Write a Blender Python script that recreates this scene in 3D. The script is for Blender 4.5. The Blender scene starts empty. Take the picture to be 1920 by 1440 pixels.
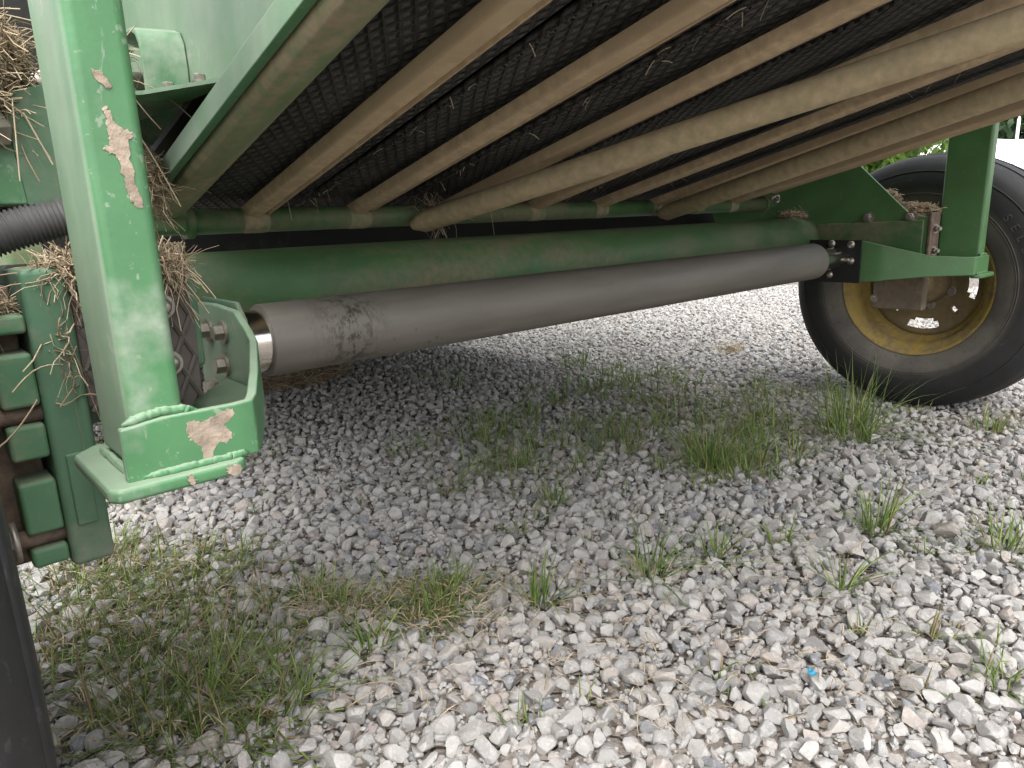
import bpy, bmesh, math, random
import numpy as np
from mathutils import Vector, Matrix
random.seed(7); rng = np.random.default_rng(7)
S = bpy.context.scene
COL = S.collection
R = math.radians

# ---------------------------------------------------------------- camera, sky, sun, exposure
cam_d = bpy.data.cameras.new("camera"); cam = bpy.data.objects.new("camera", cam_d); COL.objects.link(cam)
CAMZ = 0.63
m = Matrix(((0.74427292, 0.17907385, -0.64342084, 0.0),
            (-0.66697522, 0.14928124, -0.72997203, 0.0),
            (-0.03466824, 0.97244417, 0.23054381, CAMZ),
            (0, 0, 0, 1)))
cam.matrix_world = m
cam_d.sensor_width = 36.0; cam_d.lens = 1330.0 / 1920.0 * 36.0
cam_d.clip_start = 0.01; cam_d.clip_end = 600
S.camera = cam

SUN_EL, SUN_AZ = 60.0, 226.0            # azimuth: direction the light comes from, degrees counter-clockwise from +X
w = bpy.data.worlds.new("World"); S.world = w; w.use_nodes = True
nt = w.node_tree; nt.nodes.clear()
sky = nt.nodes.new("ShaderNodeTexSky"); sky.sky_type = 'NISHITA'; sky.sun_disc = False
sky.sun_elevation = R(SUN_EL); sky.sun_rotation = R(90 - SUN_AZ)
sky.air_density = 1.0; sky.dust_density = 4.0; sky.ozone_density = 0.6
hs = nt.nodes.new("ShaderNodeHueSaturation"); hs.inputs["Saturation"].default_value = 0.22
bg = nt.nodes.new("ShaderNodeBackground"); bg.inputs[1].default_value = 0.15
wo = nt.nodes.new("ShaderNodeOutputWorld")
nt.links.new(sky.outputs[0], hs.inputs["Color"]); nt.links.new(hs.outputs[0], bg.inputs[0]); nt.links.new(bg.outputs[0], wo.inputs[0])
sd = bpy.data.lights.new("sun", 'SUN'); sd.energy = 1.0; sd.angle = R(70); sd.color = (1.0, 0.97, 0.93)
sun = bpy.data.objects.new("sun", sd); COL.objects.link(sun)
sv = Vector((math.cos(R(SUN_EL)) * math.cos(R(SUN_AZ)), math.cos(R(SUN_EL)) * math.sin(R(SUN_AZ)), math.sin(R(SUN_EL))))
sun.rotation_euler = sv.to_track_quat('Z', 'Y').to_euler(); sun.location = sv * 20
S.view_settings.view_transform = 'Standard'; S.view_settings.look = 'None'
S.view_settings.exposure = 1.75; S.view_settings.gamma = 1.0; S.view_settings.use_curve_mapping = False
S.render.engine = 'CYCLES'; S.cycles.max_bounces = 6; S.cycles.diffuse_bounces = 4; S.cycles.glossy_bounces = 3; S.cycles.transmission_bounces = 2
S.render.resolution_x = 1024; S.render.resolution_y = 768

# ---------------------------------------------------------------- materials
class NT:
    def __init__(s, name):
        s.m = bpy.data.materials.new(name); s.m.use_nodes = True
        s.t = s.m.node_tree; s.n = s.t.nodes; s.n.clear()
        s.out = s.n.new("ShaderNodeOutputMaterial"); s.b = s.n.new("ShaderNodeBsdfPrincipled")
        s.t.links.new(s.b.outputs[0], s.out.inputs[0])
        s.tc = s.n.new("ShaderNodeTexCoord")
    def l(s, a, b): s.t.links.new(a, b)
    def noise(s, scale, detail=4, rough=.55, coord=None, dist=0.0, vec=None):
        n = s.n.new("ShaderNodeTexNoise"); n.inputs["Scale"].default_value = scale; n.inputs["Detail"].default_value = detail
        n.inputs["Roughness"].default_value = rough; n.inputs["Distortion"].default_value = dist
        s.l(vec if vec is not None else s.tc.outputs[coord or "Object"], n.inputs["Vector"]); return n.outputs[0]
    def stretch(s, sc, coord="Object"):
        mp = s.n.new("ShaderNodeMapping"); mp.inputs["Scale"].default_value = sc; s.l(s.tc.outputs[coord], mp.inputs[0]); return mp.outputs[0]
    def ramp(s, fac, stops, interp='LINEAR'):
        r = s.n.new("ShaderNodeValToRGB"); r.color_ramp.interpolation = interp
        e = r.color_ramp.elements
        while len(e) < len(stops): e.new(0.5)
        for k, (p, c) in enumerate(stops):
            e[k].position = p; e[k].color = (*c, 1) if not isinstance(c, (int, float)) else (c, c, c, 1)
        s.l(fac, r.inputs[0]); return r.outputs[0]
    def mix(s, fac, a, b, mode='MIX'):
        n = s.n.new("ShaderNodeMix"); n.data_type = 'RGBA'; n.blend_type = mode
        for sock, v in ((n.inputs[0], fac), (n.inputs[6], a), (n.inputs[7], b)):
            if isinstance(v, (int, float)): sock.default_value = v
            elif isinstance(v, tuple): sock.default_value = (*v, 1)
            else: s.l(v, sock)
        return n.outputs[2]
    def math(s, op, a, b=0.0, c=None, clamp=False):
        n = s.n.new("ShaderNodeMath"); n.operation = op; n.use_clamp = clamp
        for k, v in enumerate((a, b, c)):
            if v is None: continue
            if isinstance(v, (int, float)): n.inputs[k].default_value = v
            else: s.l(v, n.inputs[k])
        return n.outputs[0]
    def bump(s, h, strength=.3, dist=.002, prev=None):
        n = s.n.new("ShaderNodeBump"); n.inputs["Strength"].default_value = strength; n.inputs["Distance"].default_value = dist
        s.l(h, n.inputs["Height"])
        if prev is not None: s.l(prev, n.inputs["Normal"])
        return n.outputs[0]
    def set(s, col=None, rough=None, normal=None, metal=None, spec=None):
        for k, v in (("Base Color", col), ("Roughness", rough), ("Metallic", metal), ("Specular IOR Level", spec)):
            if v is None: continue
            if isinstance(v, (int, float)): s.b.inputs[k].default_value = v
            elif isinstance(v, tuple): s.b.inputs[k].default_value = (*v, 1)
            else: s.l(v, s.b.inputs[k])
        if normal is not None: s.l(normal, s.b.inputs["Normal"])
        return s.m
    def sep(s, sock):
        n = s.n.new("ShaderNodeSeparateXYZ"); s.l(sock, n.inputs[0]); return n.outputs
    def geo(s, name):
        n = s.n.new("ShaderNodeNewGeometry"); return n.outputs[name]

DUST = (0.34, 0.25, 0.165)
def painted(name, base, dust=DUST, amount=.35, rough=.42, topdust=.6, scale=6.0, streak=(1, 1, 1), film=.12, speck=.35, side_glare_dust=0.0):
    n = NT(name)
    v = n.stretch(streak)
    big = n.noise(scale, 5, .6, vec=v)
    fac = n.ramp(big, [(max(0, .62 - amount * .55), 0.0), (min(1, .82 - amount * .35), 1.0)])
    up = n.sep(n.geo("Normal"))[2]
    upf = n.math('MULTIPLY', n.ramp(up, [(.45, 0.0), (.95, 1.0)]), topdust)
    fine = n.noise(70, 3, .6)
    fac2 = n.math('MAXIMUM', n.math('MULTIPLY', fac, n.ramp(fine, [(.25, .35), (.65, 1.0)])), upf, clamp=True)
    fac3 = n.math('MAXIMUM', n.math('MULTIPLY', fac2, .9), film)
    if side_glare_dust:                                                  # left-facing sides paler: dust film with sky glare painted in
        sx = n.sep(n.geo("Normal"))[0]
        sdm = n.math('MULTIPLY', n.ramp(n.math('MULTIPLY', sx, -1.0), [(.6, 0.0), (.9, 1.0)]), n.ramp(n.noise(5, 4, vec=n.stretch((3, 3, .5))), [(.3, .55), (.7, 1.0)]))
        fac3 = n.math('MAXIMUM', fac3, n.math('MULTIPLY', sdm, side_glare_dust))
    sp = n.noise(95, 3, .6); spk = n.math('MULTIPLY', n.ramp(sp, [(.63, 0.0), (.70, 1.0)]), speck)
    sc = n.noise(18, 6, .75, vec=n.stretch((5, 5, 1.1)), dist=1.2); spk = n.math('MAXIMUM', spk, n.math('MULTIPLY', n.ramp(sc, [(.60, 0.0), (.66, .55)]), speck * 1.6, clamp=True))
    fac4 = n.math('MAXIMUM', fac3, spk, clamp=True)
    var = n.noise(14, 3)
    b = n.mix(n.ramp(var, [(.3, 0.0), (.7, 1.0)]), tuple(c * .85 for c in base), tuple(min(1, c * 1.15) for c in base))
    d = n.mix(n.noise(30, 4), tuple(c * .8 for c in dust), tuple(c * 1.2 for c in dust))
    col = n.mix(fac4, b, d)
    rg = n.math('MULTIPLY_ADD', fac4, .5, rough, clamp=True)
    h = n.math('ADD', n.math('MULTIPLY', fac2, .5), n.math('MULTIPLY', n.noise(220, 3), .5))
    return n.set(col, rg, n.bump(h, .25, .0015), spec=.5)

GREEN = (0.026, 0.155, 0.046)
M = {}
M['green'] = painted("green_paint", GREEN, dust=(.42, .42, .37), amount=.26, rough=.36, topdust=.5, film=.10, speck=.4, side_glare_dust=.5)
M['green_dusty'] = painted("green_paint_dusty", (.014, .115, .028), dust=(.22, .17, .115), amount=.52, rough=.45, topdust=.4, film=.18, speck=.2, scale=7, streak=(.5, 1.3, 1.3))
M['green_arm'] = painted("green_paint_clean", (.024, .145, .04), amount=.05, rough=.36, topdust=.2, film=.14)
M['green_drab'] = painted("green_paint_drab", (.026, .125, .06), dust=(.21, .20, .155), amount=.42, rough=.6, topdust=.5, film=.22, scale=12)
M['tan'] = painted("dust_caked_steel", (.24, .18, .11), dust=(.54, .415, .265), amount=.8, rough=.7, topdust=.5, film=.55, scale=5, streak=(2.5, .25, .6))
M['tan_green'] = painted("dust_over_green_tube", (.19, .19, .10), dust=(.48, .375, .24), amount=1.2, rough=.55, topdust=.4, film=.35, scale=2.2, streak=(4, .4, 4))
M['beam'] = painted("dust_over_green_beam", (.03, .15, .045), dust=(.33, .245, .165), amount=.78, rough=.5, topdust=.3, film=.12, speck=.1, scale=4, streak=(6, .6, 2))
M['spindle'] = painted("grimy_spindle", (.09, .07, .05), dust=(.22, .17, .12), amount=.7, rough=.75, topdust=.5, film=.3, scale=12)
M['mud'] = (lambda n: n.set(n.ramp(n.noise(60, 5, .65), [(.3, (.17, .135, .10)), (.62, (.34, .275, .215))]), .95, n.bump(n.noise(140, 4), .7, .003)))(NT("dry_mud"))
M['black'] = painted("black_paint_and_shade", (.004, .004, .004), dust=(.12, .11, .09), amount=.0, rough=.6, topdust=.3, film=.01, speck=.03)  # real paint on the far mount plate; elsewhere it stands for interior shade
M['green_worn'] = painted("green_paint_worn", (.022, .15, .06), dust=(.24, .21, .16), amount=.42, rough=.5, topdust=.6, film=.2, scale=14)
M['zinc'] = (lambda n: n.set(n.ramp(n.noise(40, 4), [(.3, (.22, .20, .17)), (.7, (.42, .39, .34))]), n.ramp(n.noise(60, 3), [(.3, .35), (.7, .65)]), n.bump(n.noise(120, 3), .2, .001), metal=.85))(NT("dull_zinc"))
M['dome'] = (lambda n: n.set((.36, .33, .29), n.ramp(n.noise(50, 3), [(.3, .35), (.7, .5)]), metal=.9))(NT("dome_steel"))
M['chrome'] = (lambda n: n.set((.72, .69, .64), n.ramp(n.noise(90, 3, vec=n.stretch((.1, 6, 6))), [(.3, .10), (.7, .24)]), metal=1.0))(NT("bright_shaft"))
M['rust'] = (lambda n: n.set(n.ramp(n.noise(50, 5, .65), [(.3, (.06, .042, .032)), (.7, (.19, .135, .098))]), .85, n.bump(n.noise(160, 4), .6, .002)))(NT("rusty_stud"))

def roller_mat():
    n = NT("roller_rubber")
    v = n.stretch((.35, 3, 3))
    base = n.mix(n.ramp(n.noise(8, 5, .6, vec=v), [(.3, 0.0), (.7, 1.0)]), (.104, .095, .080), (.160, .147, .126))
    x = n.sep(n.tc.outputs["Object"])
    # scuffed black rub marks near one end of the sleeve
    d = n.math('SUBTRACT', 1.0, n.math('MULTIPLY', n.math('ABSOLUTE', n.math('SUBTRACT', x[0], 0.11)), 15.0), clamp=True)
    sc = n.ramp(n.noise(105, 6, .8, vec=n.stretch((1.0, .7, .45))), [(.47, 0.0), (.58, 1.0)])
    mark = n.math('MULTIPLY', n.math('MULTIPLY', d, sc), .9)
    spots = n.ramp(n.noise(26, 3, .6), [(.68, 0.0), (.74, .5)])
    col = n.mix(n.math('MAXIMUM', mark, spots), base, (.012, .011, .010))
    return n.set(col, n.math('MULTIPLY_ADD', mark, -.25, .55), n.bump(n.noise(180, 3), .15, .001), spec=.4)
M['roller'] = roller_mat()

def belt_mat():
    n = NT("belt_rubber")
    uv = n.sep(n.tc.outputs["UV"])
    a = n.math('MULTIPLY', n.math('ADD', uv[0], n.math('MULTIPLY', uv[1], .62)), 2 * math.pi / .0170)
    b = n.math('MULTIPLY', n.math('SUBTRACT', uv[0], n.math('MULTIPLY', uv[1], .62)), 2 * math.pi / .0170)
    h = n.math('MAXIMUM', n.math('SINE', a), n.math('SINE', b))
    hh = n.math('POWER', n.math('MULTIPLY_ADD', h, .5, .5), 2.5)
    dirt = n.noise(9, 5, .6)
    c0 = n.mix(n.ramp(dirt, [(.35, 0.0), (.7, 1.0)]), (.026, .0255, .025), (.074, .071, .067))
    col = n.mix(n.math('MULTIPLY', n.math('SUBTRACT', 1.0, hh), .5), c0, (.115, .109, .10))
    fl = n.ramp(n.noise(120, 2), [(.74, 0.0), (.78, 1.0)])
    col = n.mix(n.math('MULTIPLY', fl, .5), col, (.35, .30, .24))
    return n.set(col, .72, n.bump(hh, 1.0, .006), spec=.3)
M['belt'] = belt_mat()
M['rubber'] = (lambda n: n.set(n.mix(n.ramp(n.noise(12, 4), [(.3, 0.0), (.7, 1.0)]), (.05, .041, .036), (.115, .095, .082)), .75, n.bump(n.noise(90, 4), .3, .002)))(NT("pad_rubber"))

def tyre_mat():
    n = NT("tyre_rubber")
    p = n.sep(n.tc.outputs["Object"])
    r = n.math('SQRT', n.math('ADD', n.math('MULTIPLY', p[1], p[1]), n.math('MULTIPLY', p[2], p[2])))
    # dusty ring beside the rim, clean black towards the tread shoulder
    ring = n.ramp(r, [(.212, 1.0), (.258, .85), (.284, .10), (.34, .02), (.385, .08)])
    nz = n.noise(9, 5, .65)
    f = n.math('MULTIPLY', ring, n.ramp(nz, [(.25, .35), (.7, 1.0)]))
    base = n.mix(n.noise(25, 4), (.010, .010, .011), (.022, .022, .023))
    col = n.mix(n.math('MULTIPLY', f, .75), base, (.19, .168, .14))
    scuff = n.ramp(n.noise(30, 5, .7, vec=n.stretch((2, 1, 1)), dist=.5), [(.62, 0.0), (.72, .35)])
    col = n.mix(scuff, col, (.13, .13, .13))
    specks = n.ramp(n.noise(75, 2, .4), [(.70, 0.0), (.75, .7)])
    col = n.mix(n.math('MULTIPLY', specks, ring), col, (.02, .018, .016))
    return n.set(col, n.math('MULTIPLY_ADD', f, .2, .62), n.bump(n.noise(140, 3), .2, .001), spec=.3)
M['tyre'] = tyre_mat()
M['letter'] = (lambda n: n.set(n.mix(n.noise(60, 3), (.035, .035, .036), (.10, .098, .095)), .6))(NT("worn_lettering"))
M['rim'] = painted("yellow_rim_paint", (.34, .225, .02), dust=(.13, .10, .07), amount=.72, rough=.5, topdust=.3, film=.3, scale=10, streak=(1, 1, 1))
M['rim_dirty'] = painted("grimy_rim_disc", (.22, .15, .03), dust=(.13, .10, .075), amount=.85, rough=.6, topdust=.3, film=.5, scale=9)
M['hose'] = (lambda n: n.set(n.mix(n.noise(20, 4), (.035, .035, .038), (.11, .105, .10)), .6, spec=.4))(NT("hose_plastic"))
M['cloth'] = (lambda n: n.set((.55, .53, .52), .8))(NT("pale_hose"))

def hay_mat(name, lo, hi):
    n = NT(name)
    at = n.n.new("ShaderNodeAttribute"); at.attribute_name = "rnd"
    col = n.ramp(at.outputs["Fac"], [(0.0, lo), (.5, tuple((a + b) / 2 for a, b in zip(lo, hi))), (1.0, hi)])
    col = n.mix(n.math('MULTIPLY', n.noise(80, 3), .5), col, (.20, .13, .07))
    n.b.inputs["Specular IOR Level"].default_value = .3
    return n.set(col, .7)
M['hay'] = hay_mat("dry_hay", (.26, .195, .125), (.64, .54, .385))
M['haycore'] = (lambda n: n.set(n.ramp(n.noise(60, 5, .7), [(.3, (.11, .08, .052)), (.7, (.36, .27, .175))]), .95, n.bump(n.noise(90, 5), 1.0, .01)))(NT("packed_chaff"))

def grass_mat():
    n = NT("grass_blades")
    at = n.n.new("ShaderNodeAttribute"); at.attribute_name = "rnd"
    col = n.ramp(at.outputs["Fac"], [(0.0, (.125, .20, .05)), (.45, (.24, .345, .09)), (.75, (.38, .48, .15)), (.86, (.30, .25, .10)), (1.0, (.42, .33, .19))])
    tr = n.n.new("ShaderNodeBsdfTranslucent"); n.l(col, tr.inputs[0])
    mx = n.n.new("ShaderNodeMixShader"); mx.inputs[0].default_value = .4
    n.set(col, .5); n.l(n.b.outputs[0], mx.inputs[1]); n.l(tr.outputs[0], mx.inputs[2]); n.l(mx.outputs[0], n.out.inputs[0])
    return n.m
M['grass'] = grass_mat()

def leaf_mat(name, a, b):
    n = NT(name)
    at = n.n.new("ShaderNodeAttribute"); at.attribute_name = "rnd"
    col = n.ramp(at.outputs["Fac"], [(0.0, a), (1.0, b)])
    tr = n.n.new("ShaderNodeBsdfTranslucent"); n.l(col, tr.inputs[0])
    mx = n.n.new("ShaderNodeMixShader"); mx.inputs[0].default_value = .35
    n.set(col, .5); n.l(n.b.outputs[0], mx.inputs[1]); n.l(tr.outputs[0], mx.inputs[2]); n.l(mx.outputs[0], n.out.inputs[0])
    return n.m
M['leaf_dark'] = leaf_mat("dark_leaves", (.022, .05, .02), (.06, .115, .04))
M['leaf_lime'] = leaf_mat("lime_leaves", (.06, .12, .02), (.17, .28, .05))
M['bark'] = (lambda n: n.set(n.ramp(n.noise(12, 5, vec=n.stretch((4, 4, .6))), [(.3, (.07, .05, .04)), (.7, (.2, .16, .12))]), .9))(NT("bark"))

STONE_STOPS = [(0.0, (.150, .154, .166)), (.04, (.192, .196, .205)), (.09, (.248, .242, .234)), (.4, (.302, .291, .277)), (.72, (.348, .336, .32)), (.89, (.332, .308, .286)), (.97, (.285, .25, .226)), (1.0, (.40, .388, .37))]
def stone_mat(name, per_object):
    n = NT(name)
    if per_object:
        oi = n.n.new("ShaderNodeObjectInfo"); f = oi.outputs["Random"]
    else:
        at = n.n.new("ShaderNodeAttribute"); at.attribute_name = "rnd"; f = at.outputs["Fac"]
    base = n.ramp(f, STONE_STOPS)
    v = n.geo("Position")
    mot = n.noise(75, 5, .65, vec=v)
    col = n.mix(n.ramp(mot, [(.32, .55), (.5, 0.0)]), base, n.mix(.55, base, (.13, .11, .095)))
    pale = n.ramp(n.noise(140, 4, .7, vec=v, dist=.8), [(.53, 0.0), (.68, .65)])
    col = n.mix(pale, col, (.44, .428, .408))
    return n.set(col, .88, n.bump(n.noise(260, 4, .6, vec=v), .55, .002), spec=.25)
M['stone'] = stone_mat("crushed_limestone", False)
M['stone_single'] = stone_mat("crushed_limestone_pieces", True)

def ground_mat():
    n = NT("gravel_bed")
    v = n.geo("Position")
    vo = n.n.new("ShaderNodeTexVoronoi"); vo.inputs["Scale"].default_value = 34; n.l(v, vo.inputs["Vector"])
    vd = n.n.new("ShaderNodeTexVoronoi"); vd.feature = 'DISTANCE_TO_EDGE'; vd.inputs["Scale"].default_value = 34; n.l(v, vd.inputs["Vector"])
    vx = n.sep(vo.outputs["Color"])
    stone = n.ramp(vx[0], STONE_STOPS)
    edge = n.ramp(vd.outputs["Distance"], [(.0, 0.0), (.14, 1.0)])
    col = n.mix(edge, (.14, .115, .095), stone)
    ln = n.n.new("ShaderNodeVectorMath"); ln.operation = 'LENGTH'; n.l(v, ln.inputs[0])
    near = n.ramp(n.math('DIVIDE', ln.outputs["Value"], 20.0), [(.30, 1.0), (.40, 0.0)])
    dirt = n.ramp(n.noise(25, 5, vec=v), [(.3, (.13, .11, .095)), (.7, (.24, .21, .18))])
    return n.set(n.mix(near, col, dirt), .9, n.bump(n.math('ADD', edge, n.noise(90, 3, vec=v)), .8, .012), spec=.2)
M['ground'] = ground_mat()
M['white_sheet'] = (lambda n: n.set(n.mix(n.noise(.8, 4), (.74, .74, .73), (.82, .82, .81)), .6, n.bump(n.noise(3, 4), .4, .05)))(NT("white_sheeting"))
M['blue_scrap'] = (lambda n: n.set((.03, .25, .40), .5))(NT("blue_plastic"))

# ---------------------------------------------------------------- builders
def tag(o, label=None, cat=None, group=None, kind=None):
    for k, v in (("label", label), ("category", cat), ("group", group), ("kind", kind)):
        if v: o[k] = v
    return o
def mesh(name, v, f, mat=None, smooth=False):
    me = bpy.data.meshes.new(name); me.from_pydata([tuple(p) for p in v], [], [tuple(q) for q in f])
    if mat: me.materials.append(mat)
    me.validate(); me.update()
    bm = bmesh.new(); bm.from_mesh(me); bmesh.ops.recalc_face_normals(bm, faces=bm.faces); bm.to_mesh(me); bm.free()
    if smooth: me.polygons.foreach_set("use_smooth", [True] * len(me.polygons))
    return me
def link(name, me, parent=None, loc=(0, 0, 0)):
    o = bpy.data.objects.new(name, me); COL.objects.link(o); o.parent = parent; o.location = loc; return o
def empty(name, loc=(0, 0, 0), parent=None):
    o = bpy.data.objects.new(name, None); COL.objects.link(o); o.location = loc; o.parent = parent; o.empty_display_size = .05; return o
L = Vector((1.1775, 0.77, 0.0))                                   # base point of the machine
def part(name, v, f, mat, parent, smooth=False, bevel=0.0, segs=2, autosmooth=None):
    v = [Vector(p) - L for p in v]
    o = link(name, mesh(name, v, f, mat, smooth), parent)
    if bevel:
        b = o.modifiers.new("bevel", 'BEVEL'); b.width = bevel; b.segments = segs; b.limit_method = 'ANGLE'; b.angle_limit = R(35)
        if smooth is False and segs > 1:
            o.data.polygons.foreach_set("use_smooth", [True] * len(o.data.polygons))
            wn = o.modifiers.new("wn", 'WEIGHTED_NORMAL'); wn.keep_sharp = True
    return o
def g_box(x0, x1, y0, y1, z0, z1):
    v = [(x, y, z) for z in (z0, z1) for y in (y0, y1) for x in (x0, x1)]
    return v, [(0, 2, 3, 1), (4, 5, 7, 6), (0, 1, 5, 4), (2, 6, 7, 3), (0, 4, 6, 2), (1, 3, 7, 5)]
def g_prism(poly, d):                                             # polygon in 3D extruded by vector d
    n = len(poly); d = Vector(d)
    v = [Vector(p) for p in poly] + [Vector(p) + d for p in poly]
    f = [tuple(range(n))[::-1], tuple(range(n, 2 * n))] + [(i, (i + 1) % n, n + (i + 1) % n, n + i) for i in range(n)]
    return v, f
def g_tube(path, r, n=20, cap=True):
    path = [Vector(p) for p in path]; v, f = [], []
    rs = r if isinstance(r, (list, tuple)) else [r] * len(path)
    up = Vector((0, 0, 1))
    for i, p in enumerate(path):
        t = (path[min(i + 1, len(path) - 1)] - path[max(i - 1, 0)]).normalized()
        a = t.cross(up if abs(t.z) < .95 else Vector((1, 0, 0))).normalized(); b = a.cross(t).normalized()
        for k in range(n):
            q = 2 * math.pi * k / n; v.append(p + (a * math.cos(q) + b * math.sin(q)) * rs[i])
    for i in range(len(path) - 1):
        for k in range(n):
            f.append((i * n + k, i * n + (k + 1) % n, (i + 1) * n + (k + 1) % n, (i + 1) * n + k))
    if cap: f += [tuple(range(n))[::-1], tuple(range((len(path) - 1) * n, len(path) * n))]
    return v, f
def g_lathe(prof, n=64, closed=False):                            # profile (x, r) turned about X
    v, f = [], []
    for k in range(n):
        q = 2 * math.pi * k / n
        for x, r in prof: v.append((x, r * math.cos(q), r * math.sin(q)))
    mlen = len(prof)
    for k in range(n):
        for i in range(mlen if closed else mlen - 1):
            j = (i + 1) % mlen; k2 = (k + 1) % n
            f.append((k * mlen + i, k * mlen + j, k2 * mlen + j, k2 * mlen + i))
    return v, f
def merge(*gs):
    V, F = [], []
    for v, f in gs:
        o = len(V); V += [Vector(p) for p in v]; F += [tuple(i + o for i in q) for q in f]
    return V, F
def g_weld(path, r, n=44):
    path = [Vector(p) for p in path]; out, rs = [], []
    for i in range(n):
        t = i / (n - 1) * (len(path) - 1); k = min(int(t), len(path) - 2)
        e = min(1, 5 * i / (n - 1) + .25, 5 * (1 - i / (n - 1)) + .25)
        out.append(path[k].lerp(path[k + 1], t - k) + Vector((random.gauss(0, .00025), random.gauss(0, .00025), random.gauss(0, .00025)))); rs.append(r * e * random.uniform(.9, 1.08))
    return g_tube(out, rs, 10)
def tubepart(name, path, r, mat, parent, n=20): 
    v, f = g_tube(path, r, n); o = part(name, v, f, mat, parent, smooth=True)
    for p in o.data.polygons:
        if len(p.vertices) > 4: p.use_smooth = False
    return o
# shared bolt meshes, axis +Z, seated at z = 0
def hexprism(r, h, z0=0, c=0.0012):
    V = []
    for rr, z in ((r, z0), (r, z0 + h - c), (r - c, z0 + h)): V += [(rr * math.cos(k * math.pi / 3), rr * math.sin(k * math.pi / 3), z) for k in range(6)]
    F = [tuple(range(6))[::-1], tuple(range(12, 18))] + [(a + k, a + (k + 1) % 6, a + 6 + (k + 1) % 6, a + 6 + k) for a in (0, 6) for k in range(6)]
    return V, F
def disc(r, h, z0=0, n=20):
    V = [(r * math.cos(2 * math.pi * k / n), r * math.sin(2 * math.pi * k / n), z) for z in (z0, z0 + h) for k in range(n)]
    return V, [tuple(range(n))[::-1], tuple(range(n, 2 * n))] + [(k, (k + 1) % n, n + (k + 1) % n, n + k) for k in range(n)]
BOLT = mesh("bolt", *merge(disc(.0125, .003), hexprism(.0085, .009, .003)), M['zinc'])
NUT = mesh("nut", *merge(disc(.014, .003), hexprism(.010, .010, .003), disc(.0055, .008, .012, 12)), M['zinc'])
v_, f_ = [], []
for i in range(6):
    a = i / 5 * math.pi / 2
    for k in range(20): v_.append((.0115 * math.cos(a) * math.cos(k * math.pi / 10), .0115 * math.cos(a) * math.sin(k * math.pi / 10), .0075 * math.sin(a)))
f_ = [(i * 20 + k, i * 20 + (k + 1) % 20, i * 20 + 20 + (k + 1) % 20, i * 20 + 20 + k) for i in range(5) for k in range(20)]
DOME = mesh("dome_bolt", v_, f_, M['dome'], True)
def bolt(name, me, p, d, parent, s=1.0):
    o = link(name, me, parent, Vector(p) - L); o.rotation_euler = Vector(d).to_track_quat('Z', 'Y').to_euler(); o.scale = (s, s, s)
    return o

# ---------------------------------------------------------------- ground sheet
gv, gf = [], []
xs = sorted(set(list(np.linspace(-1, 6, 57)) + [-250, -80, -30, -10, -4, 9, 14, 30, 60, 120, 250]))
for y in xs:
    for x in xs: gv.append((x, y, -0.007 + .004 * math.sin(3.1 * x + 1.3 * y) * math.cos(2.3 * y - .7 * x) if -1 <= x <= 6 and -1 <= y <= 6 else -0.012))
N_ = len(xs)
for j in range(N_ - 1):
    for i in range(N_ - 1): gf.append((j * N_ + i, j * N_ + i + 1, (j + 1) * N_ + i + 1, (j + 1) * N_ + i))
ground = tag(link("ground", mesh("ground", gv, gf, M['ground'], True)), "pale grey crushed stone yard under the machine", kind="structure")

# ---------------------------------------------------------------- the baler
B = tag(empty("round_baler", L), "dusty green round baler seen low from behind, standing on gravel", "baler")
WID = 2.355                                                       # mirror: x -> WID - x
YT, ZT = 1.115, 0.637                                             # lower cross tube of the tailgate
RD = Vector((-.03, -.971, .235)).normalized()                     # direction of the tailgate rods, towards the rear
RN = Vector((0, .235, .972)).normalized()

# roller with sleeve, bright shaft end and mounting plates
ro = part("roller_sleeve", *(lambda g: ([(p[0] + 0, p[1], p[2]) for p in g[0]], g[1]))(g_lathe([(0, .039), (.0, .0465), (.002, .0475), (1.519, .0475), (1.523, .0465), (1.523, .028)], 64)), M['roller'], B, smooth=True)
ro.location = Vector((.362, .9025, .483)); ro.data.transform(Matrix.Translation(L)); ro.location -= L
ro.data.transform(Matrix.Translation(Vector((0, 0, 0))))
bm_ = ro.modifiers.new("es", 'EDGE_SPLIT'); bm_.split_angle = R(50)
for xa, xb, rs_ in ((.322, .370, .0405), (1.880, 2.037, .030)):
    sh = part("shaft_end", *g_tube([(xa, .9025, .483), (xb, .9025, .483)], rs_, 48), M['chrome'], ro, smooth=True)
    sh.location = -ro.location
    e = sh.modifiers.new("es", 'EDGE_SPLIT'); e.split_angle = R(50)

# cross tubes
big = tubepart("axle_tube", [(.20, 1.05, .530), (2.10, 1.05, .530)], .065, M['green_dusty'], B, 48)
cap = part("end_cap", *(lambda pr: ([(2.10 + p[0], 1.05 + p[1], .530 + p[2]) for p in g_lathe(pr, 48)[0]], g_lathe(pr, 48)[1]))([(.0, .065), (.022, .061), (.040, .050), (.052, .030), (.056, .0005)]), M['green_dusty'], big, smooth=True)
thin = tubepart("tailgate_cross_tube", [(.20, YT, ZT), (2.02, YT, ZT)], .0185, M['green_dusty'], B, 28)
for x in (.352, 1.985):
    tubepart("collar", [(x, YT, ZT), (x + .012, YT, ZT)], .024, M['green_dusty'], thin, 28)
tubepart("hinge_pin", [(2.02, YT, ZT), (2.06, YT, ZT)], .010, M['green'], thin, 16)
bolt("hinge_nut", NUT, (2.045, YT - .012, ZT + .012), (-.3, -.7, .6), thin, .9)

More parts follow.
